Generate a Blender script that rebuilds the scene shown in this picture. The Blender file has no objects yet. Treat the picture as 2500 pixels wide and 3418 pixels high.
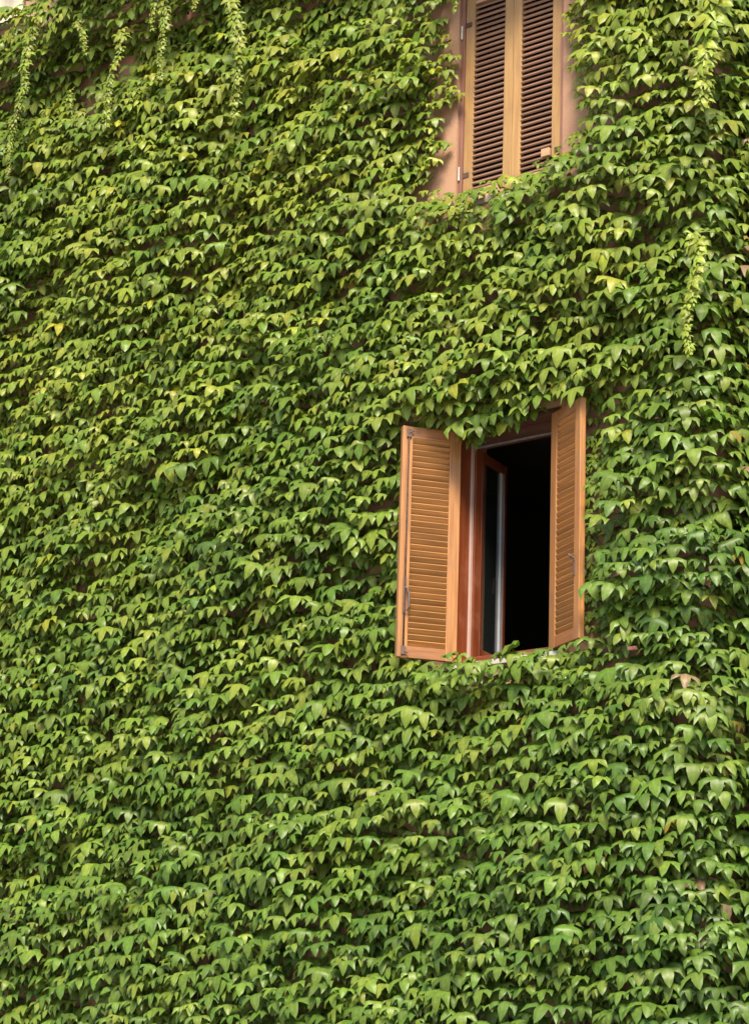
import bpy, bmesh, math, random
import numpy as np
from mathutils import Vector, Matrix

# ------------------------------------------------------------------ camera, sky, sun, exposure
scene = bpy.context.scene
C = scene.collection
Z0 = 4.96                       # height of the lower window's louvres above the street
YAW, PITCH, ROLL, FPX = 0.6949, 0.2668, 0.0319, 8240.0
PW, PH = 2500.0, 3418.0
CAM = np.array([9.2096, -12.38, -3.3576 + Z0])
FWD = np.array([-math.sin(YAW) * math.cos(PITCH), math.cos(YAW) * math.cos(PITCH), math.sin(PITCH)])
_r = np.array([math.cos(YAW), math.sin(YAW), 0.0])
_u = np.cross(_r, FWD)
RGT = math.cos(ROLL) * _r + math.sin(ROLL) * _u
UPV = -math.sin(ROLL) * _r + math.cos(ROLL) * _u

cam_d = bpy.data.cameras.new("camera")
cam = bpy.data.objects.new("camera", cam_d)
C.objects.link(cam)
m = Matrix.Identity(4)
for i in range(3):
    m[i][0], m[i][1], m[i][2], m[i][3] = RGT[i], UPV[i], -FWD[i], CAM[i]
cam.matrix_world = m
cam_d.sensor_fit = 'HORIZONTAL'
cam_d.sensor_width = 36.0
cam_d.lens = 36.0 * FPX / PW
cam_d.clip_end = 2000
cam_d.clip_start = 0.1
scene.camera = cam

SUN_AZ = math.atan2(0.62, -0.78)      # seen from above: x, y of the direction to the sun
SUN_EL = math.radians(47)
world = bpy.data.worlds.new("World")
scene.world = world
world.use_nodes = True
wn = world.node_tree
sky = wn.nodes.new('ShaderNodeTexSky')
sky.sky_type = 'NISHITA'
sky.sun_disc = False
sky.sun_elevation = SUN_EL
sky.sun_rotation = SUN_AZ
sky.air_density = 1.0
sky.dust_density = 1.0
sky.ozone_density = 0.6
wn.links.new(sky.outputs[0], wn.nodes['Background'].inputs[0])
wn.nodes['Background'].inputs[1].default_value = 0.05

sun_d = bpy.data.lights.new("sun", 'SUN')
sun_d.energy = 2.2
sun_d.angle = math.radians(24)
sun_d.color = (1.0, 0.89, 0.70)
sun = bpy.data.objects.new("sun", sun_d)
C.objects.link(sun)
sd = Vector((math.sin(SUN_AZ) * math.cos(SUN_EL), math.cos(SUN_AZ) * math.cos(SUN_EL), math.sin(SUN_EL)))
sun.location = (6, -10, 16)
sun.rotation_euler = sd.to_track_quat('Z', 'Y').to_euler()

scene.view_settings.view_transform = 'Standard'
scene.view_settings.look = 'None'
scene.view_settings.gamma = 1.0
scene.view_settings.exposure = 2.38

random.seed(7)
rng = np.random.default_rng(11)

# ------------------------------------------------------------------ helpers
def unproject(px, py, Y=0.0):
    """photo pixel -> point on the plane y = Y (wall plane is y = 0)"""
    d = FWD + (px - PW / 2) / FPX * RGT - (py - PH / 2) / FPX * UPV
    return CAM + d * ((Y - CAM[1]) / d[1])

def empty(name, loc=(0, 0, 0), parent=None, rz=0.0):
    o = bpy.data.objects.new(name, None)
    C.objects.link(o)
    o.location = loc
    o.rotation_euler = (0, 0, rz)
    o.empty_display_size = 0.2
    if parent: o.parent = parent
    return o

def link(name, mesh, mat=None, parent=None, loc=(0, 0, 0), smooth=False):
    o = bpy.data.objects.new(name, mesh)
    C.objects.link(o)
    if mat and not mesh.materials: mesh.materials.append(mat)
    if parent: o.parent = parent
    o.location = loc
    if smooth: mesh.polygons.foreach_set('use_smooth', [True] * len(mesh.polygons))
    return o

def box_bm(bm, x0, x1, y0, y1, z0, z1, bevel=0.0, rot=None, seg=2):
    r = bmesh.ops.create_cube(bm, size=1.0)
    vs = r['verts']
    c = Vector(((x0 + x1) / 2, (y0 + y1) / 2, (z0 + z1) / 2))
    s = (abs(x1 - x0), abs(y1 - y0), abs(z1 - z0))
    for v in vs:
        v.co = Vector((v.co.x * s[0], v.co.y * s[1], v.co.z * s[2]))
        if rot: v.co = rot @ v.co
        v.co += c
    if bevel:
        es = list({e for v in vs for e in v.link_edges})
        bmesh.ops.bevel(bm, geom=es, offset=bevel, segments=seg, affect='EDGES', profile=0.6)

def tube_bm(bm, pts, radii, n=6):
    rings = []
    pts = [Vector(p) for p in pts]
    for i, p in enumerate(pts):
        d = (pts[min(i + 1, len(pts) - 1)] - pts[max(i - 1, 0)]).normalized()
        a = d.cross(Vector((0, 1, 0)))
        if a.length < 1e-3: a = d.cross(Vector((1, 0, 0)))
        a.normalize()
        b = d.cross(a)
        r = radii[i] if hasattr(radii, '__len__') else radii
        rings.append([bm.verts.new(p + r * (math.cos(k * 2 * math.pi / n) * a + math.sin(k * 2 * math.pi / n) * b)) for k in range(n)])
    for i in range(len(rings) - 1):
        for k in range(n):
            bm.faces.new((rings[i][k], rings[i][(k + 1) % n], rings[i + 1][(k + 1) % n], rings[i + 1][k]))
    bm.faces.new(rings[0][::-1])
    bm.faces.new(rings[-1])

def to_mesh(bm, name):
    bmesh.ops.recalc_face_normals(bm, faces=bm.faces)
    me = bpy.data.meshes.new(name)
    bm.to_mesh(me)
    bm.free()
    return me

def box_part(name, dims, mat, parent, bevel=0.003, loc=(0, 0, 0), rot=None):
    bm = bmesh.new()
    box_bm(bm, *dims, bevel=bevel, rot=rot)
    return link(name, to_mesh(bm, name), mat, parent, loc)

# ------------------------------------------------------------------ materials
def new_mat(name):
    mt = bpy.data.materials.new(name)
    mt.use_nodes = True
    nt = mt.node_tree
    return mt, nt, nt.nodes['Principled BSDF']

def N(nt, t, **kw):
    n = nt.nodes.new(t)
    for k, v in kw.items(): setattr(n, k, v)
    return n

def ramp(nt, fac, stops):
    r = N(nt, 'ShaderNodeValToRGB')
    el = r.color_ramp.elements
    while len(el) < len(stops): el.new(0.5)
    for e, (p, c) in zip(el, stops):
        e.position = p
        e.color = (*c, 1)
    nt.links.new(fac, r.inputs[0])
    return r.outputs[0]

def mixc(nt, fac, a, b, mode='MIX'):
    n = N(nt, 'ShaderNodeMix', data_type='RGBA', blend_type=mode)
    for sock, v in ((n.inputs[0], fac), (n.inputs[6], a), (n.inputs[7], b)):
        if isinstance(v, (int, float)): sock.default_value = v
        elif isinstance(v, tuple): sock.default_value = (*v, 1)
        else: nt.links.new(v, sock)
    return n.outputs[2]

def noise(nt, vec, scale, detail=4, rough=0.6):
    n = N(nt, 'ShaderNodeTexNoise')
    n.inputs['Scale'].default_value = scale
    n.inputs['Detail'].default_value = detail
    n.inputs['Roughness'].default_value = rough
    if vec is not None: nt.links.new(vec, n.inputs['Vector'])
    return n.outputs[0]

def mapped(nt, scale=(1, 1, 1), coord='Object', rnd=True):
    tc = N(nt, 'ShaderNodeTexCoord')
    mp = N(nt, 'ShaderNodeMapping')
    mp.inputs['Scale'].default_value = scale
    nt.links.new(tc.outputs[coord], mp.inputs[0])
    if rnd:
        oi = N(nt, 'ShaderNodeObjectInfo')
        mu = N(nt, 'ShaderNodeMath', operation='MULTIPLY')
        nt.links.new(oi.outputs['Random'], mu.inputs[0])
        mu.inputs[1].default_value = 37.0
        cb = N(nt, 'ShaderNodeCombineXYZ')
        for k in range(3): nt.links.new(mu.outputs[0], cb.inputs[k])
        nt.links.new(cb.outputs[0], mp.inputs['Location'])
    return mp.outputs[0]

def bump(nt, height, strength, dist, bsdf):
    b = N(nt, 'ShaderNodeBump')
    b.inputs['Strength'].default_value = strength
    b.inputs['Distance'].default_value = dist
    nt.links.new(height, b.inputs['Height'])
    nt.links.new(b.outputs[0], bsdf.inputs['Normal'])

def wood(name, dark, light, grain='z', rough=0.42, wear=(0.15, 0.09, 0.058), wear_amt=0.5):
    mt, nt, b = new_mat(name)
    sc = {'z': (60, 60, 3.0), 'x': (3.0, 60, 60)}[grain]
    g = noise(nt, mapped(nt, sc), 1.0, 5, 0.65)
    col = ramp(nt, g, [(0.28, dark), (0.72, light)])
    blot = noise(nt, mapped(nt, (5, 5, 5)), 1.0, 4)
    w = ramp(nt, blot, [(0.52, (0, 0, 0)), (0.78, (wear_amt,) * 3)])
    col = mixc(nt, w, col, wear)
    oi = N(nt, 'ShaderNodeObjectInfo')
    mr = N(nt, 'ShaderNodeMapRange')
    nt.links.new(oi.outputs['Random'], mr.inputs[0])
    mr.inputs[3].default_value = 0.84
    mr.inputs[4].default_value = 1.12
    hs = N(nt, 'ShaderNodeHueSaturation')
    nt.links.new(mr.outputs[0], hs.inputs['Value'])
    nt.links.new(col, hs.inputs['Color'])
    nt.links.new(hs.outputs[0], b.inputs['Base Color'])
    b.inputs['Roughness'].default_value = rough
    bump(nt, g, 0.25, 0.002, b)
    return mt

WOOD_Z = wood("varnished_wood_upright", (0.165, 0.066, 0.020), (0.325, 0.150, 0.049), 'z')
WOOD_X = wood("varnished_wood_level", (0.165, 0.062, 0.021), (0.31, 0.133, 0.047), 'x')
SLAT_M = wood("varnished_slat_wood", (0.19, 0.080, 0.022), (0.36, 0.162, 0.048), 'x', wear_amt=0.2)
OLD_Z = wood("sun_bleached_wood_upright", (0.22, 0.118, 0.042), (0.34, 0.198, 0.076), 'z', 0.5)
OLD_X = wood("sun_bleached_wood_level", (0.28, 0.16, 0.09), (0.42, 0.25, 0.14), 'x', 0.55)
OLD_SLAT = wood("dull_brown_slat_wood", (0.13, 0.066, 0.043), (0.225, 0.122, 0.08), 'x', 0.6)
RED_Z = wood("red_brown_frame_wood_upright", (0.09, 0.021, 0.008), (0.18, 0.044, 0.015), 'z', 0.35, (0.35, 0.16, 0.10), 0.3)
RED_X = wood("red_brown_frame_wood_level", (0.09, 0.021, 0.008), (0.18, 0.044, 0.015), 'x', 0.35, (0.35, 0.16, 0.10), 0.3)
DARK_Z = wood("dark_jamb_wood", (0.12, 0.045, 0.03), (0.24, 0.11, 0.08), 'z', 0.6)
CREAM_Z = wood("cream_painted_wood", (0.66, 0.55, 0.40), (0.80, 0.70, 0.54), 'z', 0.5, (0.55, 0.42, 0.28), 0.5)

def simple(name, col, rough=0.6, metal=0.0, var=0.15, scale=8.0):
    mt, nt, b = new_mat(name)
    n = noise(nt, mapped(nt, (scale,) * 3), 1.0, 5)
    c = ramp(nt, n, [(0.3, tuple(v * (1 - var) for v in col)), (0.7, tuple(min(1, v * (1 + var)) for v in col))])
    nt.links.new(c, b.inputs['Base Color'])
    b.inputs['Roughness'].default_value = rough
    b.inputs['Metallic'].default_value = metal
    bump(nt, n, 0.2, 0.002, b)
    return mt

IRON = simple("weathered_iron", (0.055, 0.028, 0.02), 0.95, 0.0, 0.5, 40)
LATCH = simple("dull_latch_metal", (0.085, 0.05, 0.04), 0.7, 0.1, 0.4, 60)
RUST = simple("rusty_bar", (0.15, 0.06, 0.045), 0.75, 0.2, 0.4, 30)
STRIP = simple("white_weather_strip", (0.34, 0.24, 0.21), 0.45, 0.0, 0.08, 10)
GREYM = simple("pale_grey_strip", (0.27, 0.285, 0.31), 0.4, 0.0, 0.08, 10)
PINM = simple("worn_grey_paint", (0.34, 0.32, 0.30), 0.5, 0.0, 0.3, 40)
PIND = simple("dark_grey_strip", (0.13, 0.12, 0.12), 0.5, 0.0, 0.3, 40)  # darker grey than the upright strips
HEAD_X = wood("shade_dark_head_wood", (0.05, 0.02, 0.012), (0.09, 0.036, 0.022), "x", 0.6)  # shade at the window head put into a darker brown
MARBLE = simple("white_marble", (0.34, 0.30, 0.27), 0.4, 0.0, 0.12, 9)
ROOM = simple("gloom_dark_room_plaster", (0.035, 0.03, 0.027), 0.95, 0.0, 0.1, 3)  # gloom of the unlit room put into a near-black wall colour
ROOF = simple("terracotta_roof", (0.33, 0.13, 0.07), 0.8, 0.0, 0.3, 6)

glass, gnt, gb = new_mat("window_glass")
gb.inputs['Base Color'].default_value = (0.02, 0.025, 0.025, 1)
gb.inputs['Roughness'].default_value = 0.04
gb.inputs['Alpha'].default_value = 0.35

def plaster():
    mt, nt, b = new_mat("pink_plaster")
    v = mapped(nt, (1, 1, 1), rnd=False)
    big = noise(nt, v, 1.3, 6, 0.6)
    col = ramp(nt, big, [(0.3, (0.20, 0.11, 0.065)), (0.55, (0.30, 0.16, 0.096)), (0.75, (0.35, 0.20, 0.125))])
    v2 = mapped(nt, (9, 9, 1.2), rnd=False)
    st = noise(nt, v2, 1.0, 5, 0.6)
    col = mixc(nt, ramp(nt, st, [(0.5, (0, 0, 0)), (0.8, (0.5,) * 3)]), col, (0.27, 0.13, 0.08))
    fine = noise(nt, v, 60, 4, 0.7)
    col = mixc(nt, 0.25, col, ramp(nt, fine, [(0.3, (0.22, 0.13, 0.085)), (0.7, (0.42, 0.27, 0.19))]))
    nt.links.new(col, b.inputs['Base Color'])
    b.inputs['Roughness'].default_value = 0.9
    bump(nt, fine, 0.35, 0.004, b)
    return mt
PLASTER = plaster()

def street():
    mt, nt, b = new_mat("pale_stone_paving")
    v = mapped(nt, (1, 1, 1), rnd=False)
    n1 = noise(nt, v, 0.6, 5)
    n2 = noise(nt, v, 90, 3)
    br = N(nt, 'ShaderNodeTexBrick')
    br.inputs['Scale'].default_value = 1.6
    br.inputs['Mortar Size'].default_value = 0.012
    br.inputs['Color1'].default_value = (0.40, 0.36, 0.30, 1)
    br.inputs['Color2'].default_value = (0.32, 0.29, 0.25, 1)
    br.inputs['Mortar'].default_value = (0.16, 0.14, 0.12, 1)
    nt.links.new(v, br.inputs['Vector'])
    col = mixc(nt, 0.35, br.outputs[0], ramp(nt, n1, [(0.3, (0.25, 0.225, 0.19)), (0.7, (0.42, 0.38, 0.32))]))
    nt.links.new(col, b.inputs['Base Color'])
    b.inputs['Roughness'].default_value = 0.85
    bump(nt, n2, 0.3, 0.005, b)
    return mt
STREET = street()

def leaf_material():
    mt, nt, b = new_mat("ivy_leaf")
    at = N(nt, 'ShaderNodeAttribute', attribute_name='leaf_colour')
    uvn = N(nt, 'ShaderNodeUVMap', uv_map='leaf_uv')
    sep = N(nt, 'ShaderNodeSeparateXYZ')
    nt.links.new(uvn.outputs[0], sep.inputs[0])
    # ribs: pale lines that fan out from the stalk (angle around the base)
    ab = N(nt, 'ShaderNodeMath', operation='ABSOLUTE'); nt.links.new(sep.outputs[0], ab.inputs[0])
    a2 = N(nt, 'ShaderNodeMath', operation='ADD'); nt.links.new(sep.outputs[1], a2.inputs[0]); a2.inputs[1].default_value = 0.02
    rat = N(nt, 'ShaderNodeMath', operation='DIVIDE'); nt.links.new(ab.outputs[0], rat.inputs[0]); nt.links.new(a2.outputs[0], rat.inputs[1])
    sub = N(nt, 'ShaderNodeMath', operation='SUBTRACT'); nt.links.new(rat.outputs[0], sub.inputs[0]); sub.inputs[1].default_value = 0.66
    ab2 = N(nt, 'ShaderNodeMath', operation='ABSOLUTE'); nt.links.new(sub.outputs[0], ab2.inputs[0])
    mn = N(nt, 'ShaderNodeMath', operation='MINIMUM'); nt.links.new(rat.outputs[0], mn.inputs[0]); nt.links.new(ab2.outputs[0], mn.inputs[1])
    rib = ramp(nt, mn.outputs[0], [(0.0, (0.30,) * 3), (0.10, (0, 0, 0))])
    pale = mixc(nt, 1.0, at.outputs['Color'], (1.7, 1.5, 1.6), 'MULTIPLY')
    col = mixc(nt, rib, at.outputs['Color'], pale)
    # paler, yellower middle of the blade
    vd = N(nt, 'ShaderNodeVectorMath', operation='DISTANCE')
    nt.links.new(uvn.outputs[0], vd.inputs[0])
    vd.inputs[1].default_value = (0, 0.58, 0)
    mid = ramp(nt, vd.outputs['Value'], [(0.05, (0.5,) * 3), (0.42, (0, 0, 0))])
    col = mixc(nt, mid, col, mixc(nt, 1.0, col, (1.5, 1.22, 1.1), 'MULTIPLY'))
    tc = N(nt, 'ShaderNodeTexCoord')
    blot = noise(nt, tc.outputs['Object'], 45, 3, 0.6)
    col = mixc(nt, 1.0, col, ramp(nt, blot, [(0.3, (0.80,) * 3), (0.7, (1.18, 1.15, 1.1))]), 'MULTIPLY')
    nt.links.new(col, b.inputs['Base Color'])
    b.inputs['Roughness'].default_value = 0.42
    b.inputs['Specular IOR Level'].default_value = 0.28
    fine = noise(nt, tc.outputs['Object'], 220, 2, 0.5)
    bump(nt, fine, 0.15, 0.003, b)
    tr = N(nt, 'ShaderNodeBsdfTranslucent')
    tcol = mixc(nt, 1.0, col, (1.5, 1.5, 0.6), 'MULTIPLY')
    nt.links.new(tcol, tr.inputs[0])
    mx = N(nt, 'ShaderNodeMixShader')
    mx.inputs[0].default_value = 0.18
    nt.links.new(b.outputs[0], mx.inputs[1])
    nt.links.new(tr.outputs[0], mx.inputs[2])
    nt.links.new(mx.outputs[0], nt.nodes['Material Output'].inputs[0])
    return mt
LEAF = leaf_material()
STEM = simple("woody_ivy_stem", (0.11, 0.065, 0.04), 0.9, 0.0, 0.4, 30)
SHOOT = simple("green_shoot_stem", (0.16, 0.17, 0.04), 0.6, 0.0, 0.2, 30)

# ------------------------------------------------------------------ ground
bm = bmesh.new()
g = 600
for (x, y) in ((-g, -g), (g, -g), (g, g), (-g, g)): bm.verts.new((x, y, 0))
bm.faces.new(bm.verts)
ground = link("street", to_mesh(bm, "street"), STREET)
ground['kind'] = 'structure'

# ------------------------------------------------------------------ house
house = empty("house", (0, 0, 0))
house['label'] = "pink plastered house with wooden louvred shutters, its walls overgrown with green ivy"
house['category'] = "house"

XC, RAD = 1.57, 0.24            # rounded street corner of the house
XL, YB, ZT = -9.5, 9.0, 13.2
UX = -0.0351                    # centre of the upper window
# openings: x0, x1, z0, z1
OPEN = [(-0.425, 0.425, Z0 - 0.12, Z0 + 1.535),
        (UX - 0.445, UX + 0.445, Z0 + 3.10, Z0 + 4.74),
        (-6.02, -5.04, Z0 + 5.86, Z0 + 7.50)]
DEPTH = 0.34

def wall_mesh():
    vs, fs = [], []
    def quad(a, b, c, d):
        n = len(vs)
        vs.extend((a, b, c, d))
        fs.append((n, n + 1, n + 2, n + 3))
    xs = sorted({XL, XC - RAD, *[v for o in OPEN for v in o[:2]]})
    zs = sorted({0.0, ZT, *[v for o in OPEN for v in o[2:]]})
    for i in range(len(xs) - 1):
        for j in range(len(zs) - 1):
            cx, cz = (xs[i] + xs[i + 1]) / 2, (zs[j] + zs[j + 1]) / 2
            if any(o[0] < cx < o[1] and o[2] < cz < o[3] for o in OPEN): continue
            quad((xs[i], 0, zs[j]), (xs[i + 1], 0, zs[j]), (xs[i + 1], 0, zs[j + 1]), (xs[i], 0, zs[j + 1]))
    for (a, b, c, d) in OPEN:
        quad((a, 0, c), (a, 0, d), (a, DEPTH, d), (a, DEPTH, c))
        quad((b, 0, d), (b, 0, c), (b, DEPTH, c), (b, DEPTH, d))
        quad((a, 0, d), (b, 0, d), (b, DEPTH, d), (a, DEPTH, d))
        quad((b, 0, c), (a, 0, c), (a, DEPTH, c), (b, DEPTH, c))
    prev = (XC - RAD, 0)
    for k in range(1, 9):
        t = k / 8 * math.pi / 2
        cur = (XC - RAD + RAD * math.sin(t), RAD - RAD * math.cos(t))
        quad((*prev, 0), (*cur, 0), (*cur, ZT), (*prev, ZT))
        prev = cur
    quad((*prev, 0), (XC, YB, 0), (XC, YB, ZT), (*prev, ZT))
    quad((XC, YB, 0), (XL, YB, 0), (XL, YB, ZT), (XC, YB, ZT))
    quad((XL, YB, 0), (XL, 0, 0), (XL, 0, ZT), (XL, YB, ZT))
    me = bpy.data.meshes.new("wall")
    me.from_pydata(vs, [], fs)
    me.update()
    return me
link("wall", wall_mesh(), PLASTER, house)

# string course under the top storey and roof with eaves
bm = bmesh.new()
box_bm(bm, XL - 0.1, XC - RAD, -0.04, 0.02, Z0 + 5.42, Z0 + 5.54, 0.01)
box_bm(bm, XL - 0.1, XC - RAD, -0.065, 0.02, Z0 + 5.543, Z0 + 5.60, 0.01)
link("string_course", to_mesh(bm, "string_course"), PLASTER, house)
bm = bmesh.new()
for (x, y, z) in ((XL - .5, -.5, ZT), (XC + .5, -.5, ZT), (XC + .5, YB + .5, ZT), (XL - .5, YB + .5, ZT),
                  (XL + 3.5, YB / 2, ZT + 1.7), (XC - 3.5, YB / 2, ZT + 1.7)): bm.verts.new((x, y, z))
bm.verts.ensure_lookup_table()
V = bm.verts
for f in ((0, 1, 5, 4), (1, 2, 5), (2, 3, 4, 5), (3, 0, 4), (3, 2, 1, 0)): bm.faces.new([V[i] for i in f])
link("roof", to_mesh(bm, "roof"), ROOF, house)

# ---- shutters -----------------------------------------------------------------------------
SW, S1, S2, ST = 0.4074, 0.0778, 0.3354, 0.040
PITCHS, NS = 0.040, 35
FH = PITCHS * NS               # louvred field height 1.40
ZB, ZTOP = -0.077, 1.477

def slat_mesh(w, sgn, tilt, th=0.0042):
    bm = bmesh.new()
    box_bm(bm, sgn * -0.004, sgn * (w + 0.004), -0.0245, 0.0245, -th, th, 0.002,
           rot=Matrix.Rotation(math.radians(tilt), 3, 'X'), seg=1)
    return to_mesh(bm, "slat")

def shutter(loc, rz, sgn, mats, label, hardware, width=SW, tilt=55):
    """hinge edge at local x = 0, leaf runs towards sgn * x, outer face y = 0, inner face y = ST"""
    st_m, rl_m, sl_m = mats
    s2 = S2 + width - SW
    sh = empty("shutter", loc, house, rz)
    sh['label'] = label
    def bx(name, x0, x1, y0, y1, z0, z1, mt, bev=0.004):
        a, b = sorted((sgn * x0, sgn * x1))
        return box_part(name, (a, b, y0, y1, z0, z1), mt, sh, bev)
    bx("stile", 0, S1, 0, ST, ZB, ZTOP, st_m)
    bx("stile", s2, width, 0, ST, ZB, ZTOP, st_m)
    bx("rail", S1, s2, 0.001, ST - 0.001, ZB + 0.001, 0.0, rl_m, 0.003)
    bx("rail", S1, s2, 0.001, ST - 0.001, FH, ZTOP - 0.001, rl_m, 0.003)
    me = slat_mesh(s2 - S1, sgn, tilt, 0.0042 if tilt > 50 else 0.0066)
    me.materials.append(sl_m)
    for k in range(NS):
        o = link("slat", me, None, sh, (sgn * S1, ST / 2, (k + 0.5) * PITCHS))
        o.rotation_euler = (math.radians(random.uniform(-1.6, 1.6)), random.uniform(-0.004, 0.004), 0)
    # hinge straps on the hanging stile
    for z in (0.12, 1.25):
        bm = bmesh.new()
        tube_bm(bm, [(sgn * -0.006, 0.004, z - 0.045), (sgn * -0.006, 0.004, z + 0.045)], 0.008, 8)
        box_bm(bm, *sorted((sgn * -0.004, sgn * 0.05)), -0.004, 0.0, z - 0.018, z + 0.018)
        link("hinge", to_mesh(bm, "hinge"), IRON, sh)
    if hardware == 'bolt':
        x = sgn * (s2 + 0.030)
        # rebate strip and long espagnolette bolt along the meeting stile
        a, b = sorted((sgn * (width - 0.026), sgn * (width + 0.002)))
        box_part("rebate_strip", (a, b, ST - 0.002, ST + 0.011, ZB + 0.002, ZTOP - 0.002), st_m, sh, 0.003)
        bm = bmesh.new()
        tube_bm(bm, [(x, ST + 0.005, ZB + 0.02), (x, ST + 0.005, ZTOP - 0.02)], 0.0065, 8)
        link("bolt_rod", to_mesh(bm, "bolt_rod"), IRON, sh, smooth=True)
        for z in (ZB + 0.045, ZTOP - 0.05):
            bm = bmesh.new()
            box_bm(bm, x - 0.017, x + 0.017, ST - 0.002, ST + 0.015, z - 0.028, z + 0.028, 0.004)
            tube_bm(bm, [(x, ST + 0.012, z), (x - sgn * 0.03, ST + 0.022, z + (0.018 if z > 1 else -0.018))], 0.006, 6)
            link("bolt_keeper", to_mesh(bm, "bolt_keeper"), LATCH, sh)
        bm = bmesh.new()
        tube_bm(bm, [(x, ST + 0.004, 0.39), (x - sgn * 0.012, ST + 0.03, 0.37), (x - sgn * 0.022, ST + 0.034, 0.32),
                     (x - sgn * 0.022, ST + 0.034, 0.25), (x - sgn * 0.010, ST + 0.022, 0.225)], [.006, .008, .009, .008, .005], 8)
        box_bm(bm, x - 0.010, x + 0.010, ST - 0.002, ST + 0.010, 0.21, 0.45, 0.003)
        link("latch_handle", to_mesh(bm, "latch_handle"), LATCH, sh, smooth=False)
    elif hardware == 'hook':
        x = sgn * (s2 + 0.012)
        bm = bmesh.new()
        box_bm(bm, x - 0.010, x + 0.010, ST - 0.002, ST + 0.006, 0.33, 0.45, 0.002)
        tube_bm(bm, [(x, ST, 0.44), (x, ST + 0.028, 0.45), (x - sgn * 0.02, ST + 0.030, 0.465)], 0.009, 8)
        link("latch_hook", to_mesh(bm, "latch_hook"), LATCH, sh)
    return sh

shutter((-0.396, 0.0, Z0), -math.radians(123.5), 1, (WOOD_Z, WOOD_X, SLAT_M),
        "open orange-brown louvred shutter with a long iron bolt and latch", 'bolt')
shutter((0.382, 0.0133, Z0), math.radians(152.1), -1, (WOOD_Z, WOOD_X, SLAT_M),
        "open orange-brown louvred shutter swung back against the ivy, seen narrow", 'hook')
ZU = Z0 + 3.2253
shutter((UX - 0.4087, 0.0323, ZU), 0.0, 1, (OLD_Z, OLD_X, OLD_SLAT),
        "closed sun-bleached louvred shutter beside the bare pink plaster", None, 0.4075, 43)
shutter((UX + 0.4087, 0.0323, ZU), 0.0, -1, (OLD_Z, OLD_X, OLD_SLAT),
        "closed sun-bleached louvred shutter with an iron stay in front of its foot", None, 0.4075, 43)

# ---- lower window: frame, inward-open sashes, sill, room ------------------------------------
zf0, zf1 = Z0 - 0.088, Z0 + 1.52
for s in (-1, 1):
    box_part("window_jamb", (*sorted((s * 0.392, s * 0.424)), 0.012, 0.125, zf0, zf1), RED_Z, house, 0.003)
    box_part("frame_post", (*sorted((s * 0.365, s * 0.423)), 0.150, 0.215, zf0 + .001, zf1 - .05), RED_Z, house, 0.004)
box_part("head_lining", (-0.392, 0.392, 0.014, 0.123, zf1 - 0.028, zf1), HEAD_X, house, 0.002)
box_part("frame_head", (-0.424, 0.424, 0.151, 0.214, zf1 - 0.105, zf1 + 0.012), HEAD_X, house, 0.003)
box_part("frame_foot", (-0.365, 0.365, 0.135, 0.213, Z0 - 0.086, Z0 - 0.014), RED_X, house, 0.006)
for s in (-1, 1):
    box_part("weather_strip", (*sorted((s * 0.380, s * 0.4235)), 0.1255, 0.1495, zf0 + .002, zf1 - .07), STRIP, house, 0.002)
box_part("weather_strip", (-0.36, 0.36, 0.130, 0.1505, zf1 - 0.117, zf1 - 0.106), PIND, house, 0.002)
box_part("window_sill", (-0.48, 0.48, -0.035, 0.30, Z0 - 0.125, Z0 - 0.089), MARBLE, house, 0.005)

def sash(px, sgn, rz):
    sh = empty("sash", (px, 0.22, Z0), house, rz)
    w, z0, z1 = 0.400, -0.01, 1.405
    def bx(name, x0, x1, a, b, mt, y0=0.0, y1=0.042, bev=0.004):
        p, q = sorted((sgn * x0, sgn * x1))
        return box_part(name, (p, q, y0, y1, a, b), mt, sh, bev)
    bx("stile", 0, 0.035, z0, z1, RED_Z)
    bx("stile", w - 0.040, w, z0, z1, RED_Z)
    bx("rail", 0.035, w - 0.040, z0, z0 + 0.07, RED_X, 0.001, 0.041)
    bx("rail", 0.035, w - 0.040, z1 - 0.06, z1, RED_X, 0.001, 0.041)
    bx("pane", 0.03, w - 0.036, z0 + 0.065, z1 - 0.055, glass, 0.018, 0.023, 0.0)
    bx("weather_strip", w - 0.080, w - 0.0405, z0 + 0.071, z1 - 0.061, GREYM, 0.004, 0.038, 0.003)
    bm = bmesh.new()
    x = sgn * (w - 0.028)
    tube_bm(bm, [(x, 0.040, 0.62), (x, 0.075, 0.62), (x, 0.080, 0.52)], 0.009, 8)
    link("handle", to_mesh(bm, "handle"), LATCH, sh)
sash(-0.366, 1, math.radians(102))
sash(0.366, -1, -math.radians(100))

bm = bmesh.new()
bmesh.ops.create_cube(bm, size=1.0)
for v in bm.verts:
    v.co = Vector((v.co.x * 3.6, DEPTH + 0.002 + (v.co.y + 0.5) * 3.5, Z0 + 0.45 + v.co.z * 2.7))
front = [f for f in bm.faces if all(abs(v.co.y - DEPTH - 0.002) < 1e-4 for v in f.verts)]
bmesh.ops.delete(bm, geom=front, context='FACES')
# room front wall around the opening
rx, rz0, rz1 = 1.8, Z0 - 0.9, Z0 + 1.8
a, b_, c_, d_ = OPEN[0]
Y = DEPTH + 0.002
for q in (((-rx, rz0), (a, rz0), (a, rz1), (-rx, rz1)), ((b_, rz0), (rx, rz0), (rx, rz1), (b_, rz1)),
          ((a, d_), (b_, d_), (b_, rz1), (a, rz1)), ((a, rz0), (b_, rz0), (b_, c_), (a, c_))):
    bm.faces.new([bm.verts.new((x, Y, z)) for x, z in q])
link("room_shell", to_mesh(bm, "room_shell"), ROOM, house)

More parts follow.
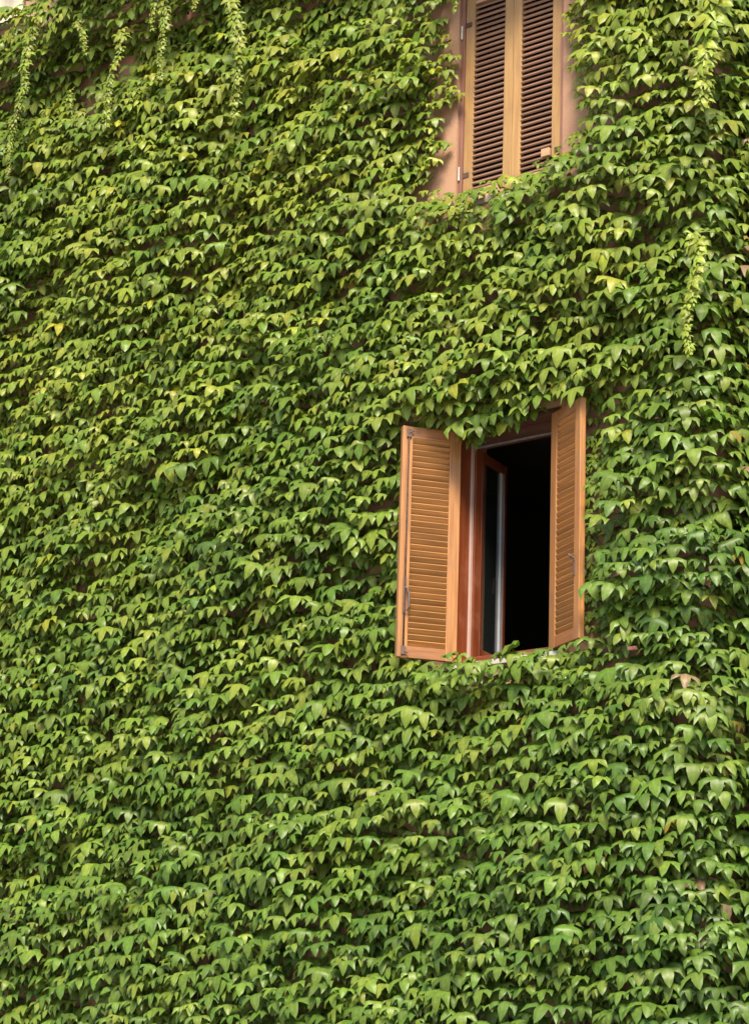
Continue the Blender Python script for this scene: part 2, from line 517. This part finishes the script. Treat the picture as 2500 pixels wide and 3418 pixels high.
# ---- upper window: jamb frame, sash and dark backing behind the louvres ----------------------------------
for s in (-1, 1):
    box_part("window_jamb", (*sorted((UX + s * 0.4115, UX + s * 0.444)), 0.018, 0.15, Z0 + 3.102, Z0 + 4.738), DARK_Z, house, 0.004)
box_part("frame_head", (UX - 0.41, UX + 0.41, 0.02, 0.15, Z0 + 4.706, Z0 + 4.738), DARK_Z, house, 0.003)
box_part("window_sill", (UX - 0.46, UX + 0.46, -0.012, 0.30, Z0 + 3.085, Z0 + 3.125), MARBLE, house, 0.005)
bm = bmesh.new()
for s in (-1, 1):
    box_bm(bm, *sorted((UX + s * 0.39, UX + s * 0.44)), 0.22, 0.27, Z0 + 3.13, Z0 + 4.73)
box_bm(bm, UX - 0.04, UX + 0.04, 0.22, 0.27, Z0 + 3.13, Z0 + 4.73)
sashu = link("inner_sash", to_mesh(bm, "inner_sash"), RED_Z, house)
box_part("pane", (UX - 0.44, UX + 0.44, 0.29, 0.335, Z0 + 3.12, Z0 + 4.735), ROOM, house, 0.0)  # opaque backing, darkness behind the louvres put into its colour
# white hinge pins that show on the dark jamb
for z in (3.36, 4.42):
    bm = bmesh.new()
    tube_bm(bm, [(UX - 0.428, 0.010, Z0 + z - 0.05), (UX - 0.428, 0.010, Z0 + z + 0.05)], 0.007, 8)
    link("hinge_pin", to_mesh(bm, "hinge_pin"), PINM, house)

# iron stay in front of the upper shutter and the rusty stay below the lower window
def stay(p_wall, p_end, plate, mt, mt2, r):
    bm = bmesh.new()
    q = Vector(p_wall) + Vector((0, 0.06, 0))
    tube_bm(bm, [q, Vector(p_wall), Vector(p_end)], r, 8)
    o = link("shutter_stay", to_mesh(bm, "shutter_stay"), mt, house)
    bm = bmesh.new()
    e = Vector(p_end)
    box_bm(bm, e.x - plate[0], e.x + plate[0], e.y - 0.012, e.y + 0.012, e.z - plate[1], e.z + plate[1], 0.005)
    link("stay_plate", to_mesh(bm, "stay_plate"), mt2, o)
stay(unproject(1905, 572, 0.0), unproject(1822, 508, -0.16), (0.034, 0.028), IRON, OLD_X, 0.011)
stay(unproject(2165, 2180, -0.02), unproject(2110, 2165, -0.24), (0.030, 0.012), RUST, RUST, 0.013)

# ---- pale window at the top, mostly behind the ivy --------------------------------------------
o3 = OPEN[2]
bm = bmesh.new()
for s in (0, 1):
    x = (o3[0], o3[1] - 0.06)[s]
    box_bm(bm, x + .001, x + 0.059, 0.02, 0.16, o3[2] + .002, o3[3] - .002, 0.004)
box_bm(bm, o3[0] + 0.06, o3[1] - 0.06, 0.022, 0.158, o3[3] - 0.06, o3[3] - .002, 0.004)
link("window_frame", to_mesh(bm, "window_frame"), DARK_Z, house)
pale = empty("shutter", (o3[0] + 0.06, 0.03, o3[2]), house)
pale['label'] = "pale cream painted shutter in the window above the ivy"
n = 6
wv = (o3[1] - o3[0] - 0.12) / n
for k in range(n):
    box_part("plank", (k * wv + 0.001, (k + 1) * wv - 0.001, 0.0, 0.03, 0.02, 1.57), CREAM_Z, pale, 0.004)
for z in (0.25, 1.30):
    box_part("ledge_bar", (0.02, n * wv - 0.02, 0.0305, 0.05, z, z + 0.09), CREAM_Z, pale, 0.004)
box_part("window_sill", (o3[0] - 0.08, o3[1] + 0.08, -0.06, 0.30, o3[2] - 0.012, o3[2] + 0.018), MARBLE, house, 0.005)

# ------------------------------------------------------------------ ivy
ivy = empty("ivy_plant", (-2.2, -0.06, 0.0))
ivy['label'] = "dense green climbing ivy with three-pointed leaves covering the house wall around the windows"
ivy['category'] = "ivy"
IV0 = np.array([-2.2, -0.06, 0.0])

# --- leaf templates
half = {'A': (0, .06), 'B': (.14, -.04), 'C': (.34, .02), 'D': (.47, .17), 'E': (.55, .40), 'F': (.57, .83), 'G': (.385, .60),
        'H': (.205, .425), 'I': (.192, .65), 'J': (.12, .89), 'K': (0, 1.10), 'M1': (0, .22), 'M2': (0, .44), 'M3': (0, .78),
        'S1': (.22, .20), 'S2': (.385, .42)}
tri_h = ["A B S1", "A S1 M1", "B C S1", "C D S1", "D S2 S1", "D E S2", "E F S2", "F G S2", "S2 G H", "S1 S2 H",
         "S1 H M2", "M1 S1 M2", "M2 H M3", "H I M3", "I J M3", "J K M3"]
ridge = {'A': 0, 'B': -.02, 'C': -.05, 'D': -.05, 'E': -.05, 'F': -.02, 'G': -.04, 'H': -.075, 'I': -.06, 'J': -.045, 'K': 0,
         'M1': .02, 'M2': .03, 'M3': .025, 'S1': .015, 'S2': .035}

def bend(v):
    t = min(max((v - .12) / .62, 0), 1)
    return t * t * (3 - 2 * t)

def leaf_template(w, phi0, phi1, droop, side, crumple, rs):
    pts, uvs, idx = [], [], {}
    def put(k, sgn):
        u, v = half[k]
        key = (k, sgn if u > 0 else 0)
        if key in idx: return idx[key]
        uu = sgn * u * w
        if k == 'F': uu, v = uu * side, v * (1 + rs.uniform(-.08, .08))
        h = ridge[k] * .9 - droop * u * u + rs.normal() * crumple
        vv = v
        ph0, ph1 = math.radians(phi0), math.radians(phi1)
        n = 12
        o = d = 0.0
        for i in range(n):
            ph = ph0 + (ph1 - ph0) * bend(max(vv, 0) * (i + .5) / n)
            o += math.cos(ph) * vv / n
            d += math.sin(ph) * vv / n
        ph = ph0 + (ph1 - ph0) * bend(max(vv, 0))
        idx[key] = len(pts)
        pts.append((uu, -(o + h * math.sin(ph)), -d + h * math.cos(ph)))
        uvs.append((sgn * u, v))
        return idx[key]
    tris = []
    for sgn in (1, -1):
        for t in tri_h:
            f = [put(k, sgn) for k in t.split()]
            tris.append(f if sgn == 1 else f[::-1])
    # stalk: a thin strip running back towards the wall
    a = idx[('A', 0)]
    n0 = len(pts)
    p = np.array(pts[a])
    for dx in (-.02, .02): pts.append(tuple(p + (dx, 0.01, -0.005))); uvs.append((0.5, 0.1))
    for dx in (-.018, .018): pts.append((dx, 0.55, -0.12)); uvs.append((0.5, 0.1))
    tris += [[n0, n0 + 1, n0 + 3], [n0, n0 + 3, n0 + 2]]
    return np.array(pts), np.array(uvs), np.array(tris)

trs = np.random.default_rng(3)
TEMPL = [leaf_template(trs.uniform(.98, 1.22), trs.uniform(-10, 34), trs.uniform(68, 96), trs.uniform(.04, .28),
                       trs.uniform(.85, 1.12), .014, trs) for _ in range(14)]
NV = len(TEMPL[0][0])
TRIS = TEMPL[0][2]
TP = np.array([t[0] for t in TEMPL])
TUV = np.array([t[1] for t in TEMPL])

# --- smooth value noise
_tab = np.random.default_rng(5).random((256, 256))
def vnoise(x, y):
    xi, yi = np.floor(x).astype(int), np.floor(y).astype(int)
    fx, fy = x - xi, y - yi
    fx, fy = fx * fx * (3 - 2 * fx), fy * fy * (3 - 2 * fy)
    g = lambda i, j: _tab[i % 256, j % 256]
    return (g(xi, yi) * (1 - fx) + g(xi + 1, yi) * fx) * (1 - fy) + (g(xi, yi + 1) * (1 - fx) + g(xi + 1, yi + 1) * fx) * fy
def sstep(a, b, x):
    t = np.clip((x - a) / (b - a), 0, 1)
    return t * t * (3 - 2 * t)

def in_poly(px, pz, poly):
    inside = np.zeros(len(px), bool)
    n = len(poly)
    j = n - 1
    for i in range(n):
        xi, zi = poly[i]
        xj, zj = poly[j]
        c = ((zi > pz) != (zj > pz)) & (px < (xj - xi) * (pz - zi) / (zj - zi + 1e-12) + xi)
        inside ^= c
        j = i
    return inside

def wall_poly(pts, Y):
    return [(p[0], p[2]) for p in (unproject(x, y, Y) for x, y in pts)]

_c2 = lambda pts: [(1350 + x / 2.36, y / 2.36) for x, y in pts]
BARE_UP = wall_poly(_c2([(400, -260), (395, 0), (270, 60), (275, 180), (310, 270), (345, 340), (395, 480), (400, 560), (350, 640), (385, 720),
                         (440, 780), (400, 850), (310, 900), (250, 960), (270, 1080), (300, 1180), (295, 1300), (200, 1380),
                         (235, 1480), (265, 1560), (400, 1570), (560, 1570), (640, 1480), (740, 1450), (900, 1440), (1000, 1360), (1140, 1320),
                         (1220, 1220), (1320, 1220), (1340, 1130), (1440, 960), (1400, 780), (1340, 640), (1300, 420), (1290, 300), (1300, 100), (1340, -100), (1340, -260)]), -0.08)
PALE = wall_poly([(-300, -200), (-300, 110), (-60, 72), (0, 52), (30, 36), (60, 30), (88, 18), (118, 10), (125, -60), (125, -200)], -0.32)
# places where the plaster shows through: px x, px y, half width, half height
HOLES = [(296, 320, 20, 75), (330, 380, 25, 40), (330, 3370, 55, 45), (1850, 3385, 55, 30), (5, 3340, 30, 55), (520, 840, 22, 14),
         (455, 1040, 26, 14), (680, 980, 22, 16), (500, 3180, 16, 20), (1275, 60, 45, 40), (690, 60, 25, 35),
         (420, 240, 50, 50), (1030, 60, 30, 30), (880, 1310, 20, 14), (600, 2330, 30, 14), (2260, 1290, 30, 20), (1500, 60, 30, 40)]
HOLE_W = []
for hx, hy, hw, hh in HOLES:
    p = unproject(hx, hy, -0.03)
    q = unproject(hx + hw, hy, -0.03)
    r_ = unproject(hx, hy - hh, -0.03)
    HOLE_W.append((p[0], p[2], abs(q[0] - p[0]), abs(r_[2] - p[2])))

# arc-length position s along the front wall, round the corner and along the side wall
SC = XC - RAD
ARC = RAD * math.pi / 2
def frame(s):
    t = np.clip((s - SC) / RAD, 0, math.pi / 2)
    x = np.where(s < SC, s, SC + RAD * np.sin(t))
    y = np.where(s < SC, 0.0, RAD - RAD * np.cos(t)) + np.maximum(s - SC - ARC, 0)
    return x, y, t                # outward normal = (sin t, -cos t), tangent = (cos t, sin t)

def bulge(s, z):
    """how far the foliage stands off the wall"""
    zr = z - Z0
    zt = zr - 0.30 * np.minimum(s, 1.0)
    b = 0.09 + 0.19 * vnoise(s * 1.3 + 10, zt * 2.3 + 30) + 0.12 * vnoise(s * 3.0 + 50, zt * 5.0 + 70)
    left = 1 - sstep(-0.9, 0.2, s)
    led = np.exp(-((zr - 5.62) / 0.26) ** 2)
    b += left * 0.22 * led
    b -= left * 0.16 * np.exp(-((zr - 4.98) / 0.28) ** 2)
    # mass that hangs over the head of the upper window
    b += 0.22 * np.exp(-((s - UX) / 0.75) ** 2) * sstep(4.85, 5.1, zr) * (1 - sstep(5.6, 6.0, zr)) * (1 - 0.6 * led)
    # shaggy brow over the lower window
    b += 0.18 * np.exp(-((s + 0.05) / 0.55) ** 2) * np.exp(-((zr - 1.78) / 0.16) ** 2)
    # cushion on the sills
    b += 0.10 * np.exp(-((s - 0.05) / 0.45) ** 2) * np.exp(-((zr + 0.20) / 0.12) ** 2)
    b += 0.07 * np.exp(-((s - UX) / 0.5) ** 2) * np.exp(-((zr - 2.98) / 0.12) ** 2)
    return np.maximum(b, 0.025)

def lean(s):
    """rows of leaves climb gently to the right on the left part of the wall"""
    return 0.19 * np.minimum(s - 0.2, 0) - 0.06 * np.maximum(s - 1.0, 0) + 0.02 * np.sin(s * 3.1)

def scatter(dx, dz, keep, inset, seed, hole_k):
    r = np.random.default_rng(seed)
    s = np.concatenate([np.arange(-6.9, SC - .1, dx), np.arange(SC - .1, SC + ARC + .1, dx * .6), np.arange(SC + ARC + .1, SC + ARC + 2.2, dx)])
    k = np.arange(-3.7, 9.4, dz)
    S, K = np.meshgrid(s, k)
    S = S + (np.arange(len(k)) % 2)[:, None] * dx / 2
    S, K = S.ravel(), K.ravel()
    S = S + r.normal(0, dx * .27, S.shape)
    Zr = K + lean(S) + r.normal(0, dz * .17, S.shape) + 0.14 * (vnoise(S * 1.3, K * 0.9) - .5)
    ok = (Zr > -3.6) & (Zr < 7.4) & (r.random(S.shape) < keep)
    # thin places
    hn = vnoise(S * 3.3 + 20, Zr * 4.4 + 3) + 1.0 * ((np.abs(S) < .62) & (Zr < 0.1) & (Zr > -.5))
    ok &= ~((hn < hole_k) & (r.random(S.shape) < .75))
    # the recess under the ledge is thin
    left = 1 - sstep(-0.7, 0.2, S)
    ok &= ~(r.random(S.shape) < 0.06 * left * np.exp(-((Zr - 5.0) / 0.22) ** 2))
    return S[ok], Zr[ok] + Z0

def build_layer(dx, dz, keep, inset, seed, size, hole_k, only=None):
    S, Z = scatter(dx, dz, keep, inset, seed, hole_k)
    if only:                                                   # thicken one patch: s0, s1, z0, z1
        k = (S > only[0]) & (S < only[1]) & (Z > Z0 + only[2]) & (Z < Z0 + only[3])
        S, Z = S[k], Z[k]
    r = np.random.default_rng(seed + 100)
    n = len(S)
    zr = Z - Z0
    sc = size * np.clip(r.lognormal(0, .21, n), .5, 1.5)
    off = bulge(S, Z) - inset + r.normal(0, .016, n)
    off = np.maximum(off, 0.02 + 0.025 * r.random(n))
    zc = zr - 0.06                                             # middle of the hanging blade
    ok = np.ones(n, bool)
    fr = S < SC
    ok &= ~(fr & in_poly(S, zc + Z0, BARE_UP))
    ok &= ~(fr & in_poly(S, zc + Z0, PALE))
    for hx, hz, hw, hh in HOLE_W:
        ok &= ~(fr & ((S - hx) ** 2 / hw ** 2 + (zc + Z0 - hz) ** 2 / hh ** 2 < 1))
    # lower window opening with a fringe over its left half
    head = np.where(S < -0.24, 1.45, np.where(S < 0.02, 1.38, np.where(S < 0.14, 1.42, 1.47)))
    foot = np.where(S < 0.12, -0.13, np.where(S < 0.22, -0.11, -0.07))
    off = np.where((np.abs(S) < 0.46) & (zr > -0.14) & (zr < 0.05), np.maximum(off, 0.12 - min(inset, 1) * .08), off)
    front = ((S > 0.2) & (S < 0.72) | (S < -0.33) & (S > -0.62)) & (zr > -0.2) & (zr < np.where(S > 0, -0.07, -0.11)) & (inset < .05)
    off = np.where(front, np.maximum(off, 0.22 + 0.05 * r.random(n)), off)
    off = np.where((S > -0.5) & (S < 0.1) & (zr > 1.5) & (zr < 1.68), np.maximum(off, 0.12 - inset), off)
    ok &= ~((np.abs(S) < 0.43) & (zr > foot) & (zr < head) & ~front)
    # room for the open shutters
    band = (zr > -0.09) & (zr < 1.535) & ~front
    kL = -0.396 - S
    ok &= ~(band & (kL > -0.05) & (kL < 0.20))
    off = np.where(band & (kL >= 0.20) & (kL < 0.36), np.clip(kL * 1.51 - 0.28, 0.02, np.maximum(off, .02)), off)
    kR = S - 0.382
    ok &= ~(band & (kR > -0.06) & (kR < 0.24))
    near = band & (kR >= 0.24) & (kR < 0.47)
    off = np.where(near, .018, off)
    sc = np.where(near, np.minimum(sc * .72, .085), sc)
    # young small leaves at the rims of the bare plaster
    rim = np.zeros(n)
    cx, cz = UX + 0.05, Z0 + 3.95
    for q in range(8):
        a = q * math.pi / 4
        rim = np.maximum(rim, (fr & in_poly(S + .16 * math.cos(a), zc + Z0 + .16 * math.sin(a), BARE_UP)).astype(float))
    sc = np.where(rim > 0, sc * r.uniform(.45, .85, n), sc)
    off = np.where(rim > 0, np.minimum(off, .07 + .05 * r.random(n)), off)
    S, Z, zr, sc, off, rim = [v[ok] for v in (S, Z, zr, sc, off, rim)]
    n = len(S)
    x, y, t = frame(S)
    nx, ny = np.sin(t), -np.cos(t)
    base = np.stack([x + nx * off, y + ny * off, Z], 1)
    # orientation
    yaw = t + r.normal(0, .27, n) + 0.14
    pit = r.normal(0, .18, n)
    rol = r.normal(0, .21, n) - 0.05
    tid = r.integers(0, len(TEMPL), n)
    P = TP[tid] * sc[:, None, None]
    cy, sy = np.cos(rol)[:, None], np.sin(rol)[:, None]        # roll about the outward axis
    X = P[..., 0] * cy + P[..., 2] * sy
    Zl = -P[..., 0] * sy + P[..., 2] * cy
    Yl = P[..., 1]
    cp, sp = np.cos(pit)[:, None], np.sin(pit)[:, None]
    Y2 = Yl * cp - Zl * sp
    Z2 = Yl * sp + Zl * cp
    ca, sa = np.cos(yaw)[:, None], np.sin(yaw)[:, None]
    X3 = X * ca - Y2 * sa
    Y3 = X * sa + Y2 * ca
    V = np.stack([X3, Y3, Z2], 2)
    # keep every blade in front of the plaster
    if True:
        mn = np.where((S < SC)[:, None], -(V[..., 1] + base[:, None, 1]), 9).min(1)
        push = np.maximum(0.012 - mn, 0)
        stalk = slice(NV - 2, NV)
        V[:, stalk, 1] = np.where((S < SC)[:, None], np.minimum(V[:, stalk, 1], (-0.006 - base[:, None, 1])), V[:, stalk, 1])
    # colours (the leaf's own)
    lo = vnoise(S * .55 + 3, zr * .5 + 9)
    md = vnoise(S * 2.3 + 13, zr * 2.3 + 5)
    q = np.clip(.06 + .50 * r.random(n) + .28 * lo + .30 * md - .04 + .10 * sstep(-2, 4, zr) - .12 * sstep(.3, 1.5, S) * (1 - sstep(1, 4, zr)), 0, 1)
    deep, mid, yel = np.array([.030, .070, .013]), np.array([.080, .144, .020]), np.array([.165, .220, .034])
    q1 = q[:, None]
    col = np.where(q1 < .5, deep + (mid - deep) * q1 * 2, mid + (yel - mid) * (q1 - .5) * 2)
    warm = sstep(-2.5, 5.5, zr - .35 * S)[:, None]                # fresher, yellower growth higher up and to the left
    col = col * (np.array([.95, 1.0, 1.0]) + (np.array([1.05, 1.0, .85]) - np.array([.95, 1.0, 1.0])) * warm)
    young = (r.random(n) < .025 + .25 * (rim > 0))
    col = np.where(young[:, None], (np.array([.13, .20, .028]) + np.array([.08, .05, -.006]) * warm) * r.uniform(.8, 1.1, (n, 1)), col)
    blu = (r.random(n) < .0)
    col = np.where(blu[:, None], np.array([.05, .110, .022]) * r.uniform(.8, 1.3, (n, 1)), col)
    aut = r.random(n) < .001 + .016 * sstep(.7, 1.7, S) * (1 - .3 * sstep(-1, 3, zr))
    acol = np.where((r.random(n) < .5)[:, None], np.array([.21, .18, .035]), np.array([.17, .12, .065]))
    col = np.where(aut[:, None], acol * r.uniform(.7, 1.1, (n, 1)), col)
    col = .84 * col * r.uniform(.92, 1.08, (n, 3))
    return base, V, TUV[tid], col, off, S

def leaf_mesh(name, verts, uvs, cols):
    """verts (n, NV, 3), uvs (n, NV, 2), cols (n, 3)"""
    n = len(verts)
    me = bpy.data.meshes.new(name)
    F = (TRIS[None] + (np.arange(n) * NV)[:, None, None]).reshape(-1, 3)
    me.vertices.add(n * NV)
    me.vertices.foreach_set('co', verts.reshape(-1).astype(np.float32))
    me.loops.add(F.size)
    me.loops.foreach_set('vertex_index', F.reshape(-1).astype(np.int32))
    me.polygons.add(len(F))
    me.polygons.foreach_set('loop_start', np.arange(0, F.size, 3, dtype=np.int32))
    me.polygons.foreach_set('use_smooth', np.ones(len(F), bool))
    uvl = me.uv_layers.new(name='leaf_uv')
    uvl.data.foreach_set('uv', uvs.reshape(-1, 2)[F.reshape(-1)].reshape(-1).astype(np.float32))
    at = me.attributes.new('leaf_colour', 'FLOAT_COLOR', 'POINT')
    c4 = np.ones((n, NV, 4), np.float32)
    c4[..., :3] = cols[:, None, :]
    at.data.foreach_set('color', c4.reshape(-1))
    me.materials.append(LEAF)
    me.update(calc_edges=True)
    return me

layers = [build_layer(.082, .099, .90, 0.0, 21, .120, .17),
          build_layer(.100, .104, .75, 0.10, 22, .120, .12),
          build_layer(.110, .115, .75, 0.18, 23, .118, .06),
          build_layer(.092, .094, .95, 9.0, 24, .132, .0),
          build_layer(.070, .045, .95, 0.12, 25, .105, .0, (-.62, .72, -.34, -.10)),
          build_layer(.070, .050, .95, 0.10, 26, .105, .0, (-.50, .62, 1.50, 1.80))]
base = np.concatenate([l[0] for l in layers])
VV = np.concatenate([l[1] for l in layers])
UVS = np.concatenate([l[2] for l in layers])
COL = np.concatenate([l[3] for l in layers])
lay = np.concatenate([np.full(len(l[0]), i) for i, l in enumerate(layers)])

# the 300 leaves that show largest become parts of their own
d = base - CAM
zc_ = d @ FWD
sx = PW / 2 + FPX * (d @ RGT) / zc_
sy = PH / 2 - FPX * (d @ UPV) / zc_
Wv = VV + base[:, None, :]
dv = Wv - CAM
pz = dv @ FWD
pu, pv = (dv @ RGT) / pz * FPX, (dv @ UPV) / pz * FPX
a, b_, c_ = TRIS[:-2, 0], TRIS[:-2, 1], TRIS[:-2, 2]
area = np.abs((pu[:, b_] - pu[:, a]) * (pv[:, c_] - pv[:, a]) - (pu[:, c_] - pu[:, a]) * (pv[:, b_] - pv[:, a])).sum(1) / 2
offs = np.concatenate([l[4] for l in layers])
score = area * (lay == 0) * ((sx > 30) & (sx < 2470) & (sy > 20) & (sy < 3330)) * (0.4 + np.clip(offs * 4, 0, 1))
best = np.argsort(-score)[:300]
is_best = np.zeros(len(base), bool)
is_best[best] = True
rest = ~is_best
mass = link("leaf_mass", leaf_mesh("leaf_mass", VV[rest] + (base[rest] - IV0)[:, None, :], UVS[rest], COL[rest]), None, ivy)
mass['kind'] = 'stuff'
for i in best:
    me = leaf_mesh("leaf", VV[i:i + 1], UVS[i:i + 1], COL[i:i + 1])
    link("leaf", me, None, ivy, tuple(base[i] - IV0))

# --- climbing stems behind the leaves
srs = np.random.default_rng(77)
for k in range(13):
    x = -6.2 + k * 0.62 + srs.uniform(-.2, .2)
    z = 0.0
    pts, rad = [], []
    dirx = srs.uniform(-.25, .25)
    top = srs.uniform(9.0, 11.5)
    while z < top:
        inside_lo = abs(x) < 0.62 and Z0 - 0.35 < z < Z0 + 1.8
        inside_up = -0.85 < x < 0.75 and Z0 + 2.9 < z < Z0 + 4.9
        if inside_lo or inside_up:
            break
        rr = 0.020 * (1 - z / top) + 0.005
        pts.append((x - IV0[0], -rr * .8 - IV0[1], z - IV0[2]))
        rad.append(rr)
        dirx = np.clip(dirx + srs.normal(0, .16), -.5, .5)
        x = min(x + dirx * .16, SC - .05)
        z += 0.16
    if len(pts) > 3:
        bm = bmesh.new()
        tube_bm(bm, pts, rad, 6)
        link("climbing_stem", to_mesh(bm, "climbing_stem"), STEM, ivy, smooth=True)

# --- shoots that hang free in front of the wall, clothed in small overlapping leaves
SHOOTS = [([(103, 90), (92, 200), (82, 300), (40, 430), (22, 585)], .42, .052),
          ([(403, 95), (395, 180), (381, 250), (362, 340), (352, 420)], .42, .055),
          ([(512, -40), (517, 20), (508, 100)], .42, .045),
          ([(540, -20), (546, 110), (540, 262)], .42, .055),
          ([(765, -20), (782, 60), (806, 190), (797, 270), (770, 385)], .42, .066),
          ([(262, 60), (276, 110), (284, 178)], .42, .042),
          ([(229, 300), (236, 360), (240, 420)], .20, .040),
          ([(140, 370), (132, 450)], .20, .040),
          ([(650, -30), (652, 30)], .42, .042),
          ([(2376, -40), (2372, 90), (2366, 180), (2352, 280), (2336, 350)], .42, .100),
          ([(2318, 775), (2326, 850), (2316, 960), (2306, 1060), (2300, 1185)], .42, .060),
          ([(1520, -40), (1516, 28)], .26, .05),
          ([(1452, -30), (1456, 5)], .26, .05)]
hrs = np.random.default_rng(31)
for pts, out, size in SHOOTS:
    px = pts[0][0]
    W3 = np.array([unproject(px, py, -out) for px, py in pts])
    seg = np.r_[0, np.cumsum(np.linalg.norm(np.diff(W3, axis=0), axis=1))]
    L = seg[-1]
    m_ = max(8, int(L / .0125))
    tt = np.sort(np.clip(np.linspace(0, L, m_) + hrs.normal(0, .008, m_), 0, L))
    Pc = np.stack([np.interp(tt, seg, W3[:, i]) for i in range(3)], 1)
    Pc += np.stack([np.sin(tt * 9 + px) * .014, np.cos(tt * 6) * .014, 0 * tt], 1)
    taper = np.clip(1.25 - .6 * tt / L, .4, 1.2)
    sc = size * 1.05 * taper * np.clip(hrs.lognormal(0, .2, m_), .6, 1.5)
    side = np.where(np.arange(m_) % 2 == 0, 1, -1)
    yaw = side * hrs.uniform(-.1, 1.1, m_) + 0.25
    rol = side * hrs.uniform(.05, 1.05, m_)
    tid = hrs.integers(0, len(TEMPL), m_)
    P = TP[tid] * sc[:, None, None]
    P[:, NV - 2:, 1] *= .15
    cy, sy_ = np.cos(rol)[:, None], np.sin(rol)[:, None]
    X = P[..., 0] * cy + P[..., 2] * -sy_
    Zl = P[..., 0] * sy_ + P[..., 2] * cy
    ca, sa = np.cos(yaw)[:, None], np.sin(yaw)[:, None]
    Vh = np.stack([X * ca - P[..., 1] * sa, X * sa + P[..., 1] * ca, Zl], 2) + Pc[:, None, :] - W3[0]
    ch = np.array([.115, .155, .02]) * (1.35 if px > 1500 else 1.0) * hrs.uniform(.75, 1.25, (m_, 1)) * hrs.uniform(.9, 1.1, (m_, 3))
    sh = link("hanging_shoot", leaf_mesh("hanging_shoot", Vh, TUV[tid], ch), None, ivy, tuple(W3[0] - IV0))
    bm = bmesh.new()
    first = Vector((0, out * .75, 0.10))
    tube_bm(bm, [first, Vector((0, out * .3, .05))] + [Vector(p - W3[0]) for p in Pc[::6]], .004, 5)
    link("shoot_stem", to_mesh(bm, "shoot_stem"), SHOOT, sh)
print("leaves", len(base), "tris", len(base) * len(TRIS))
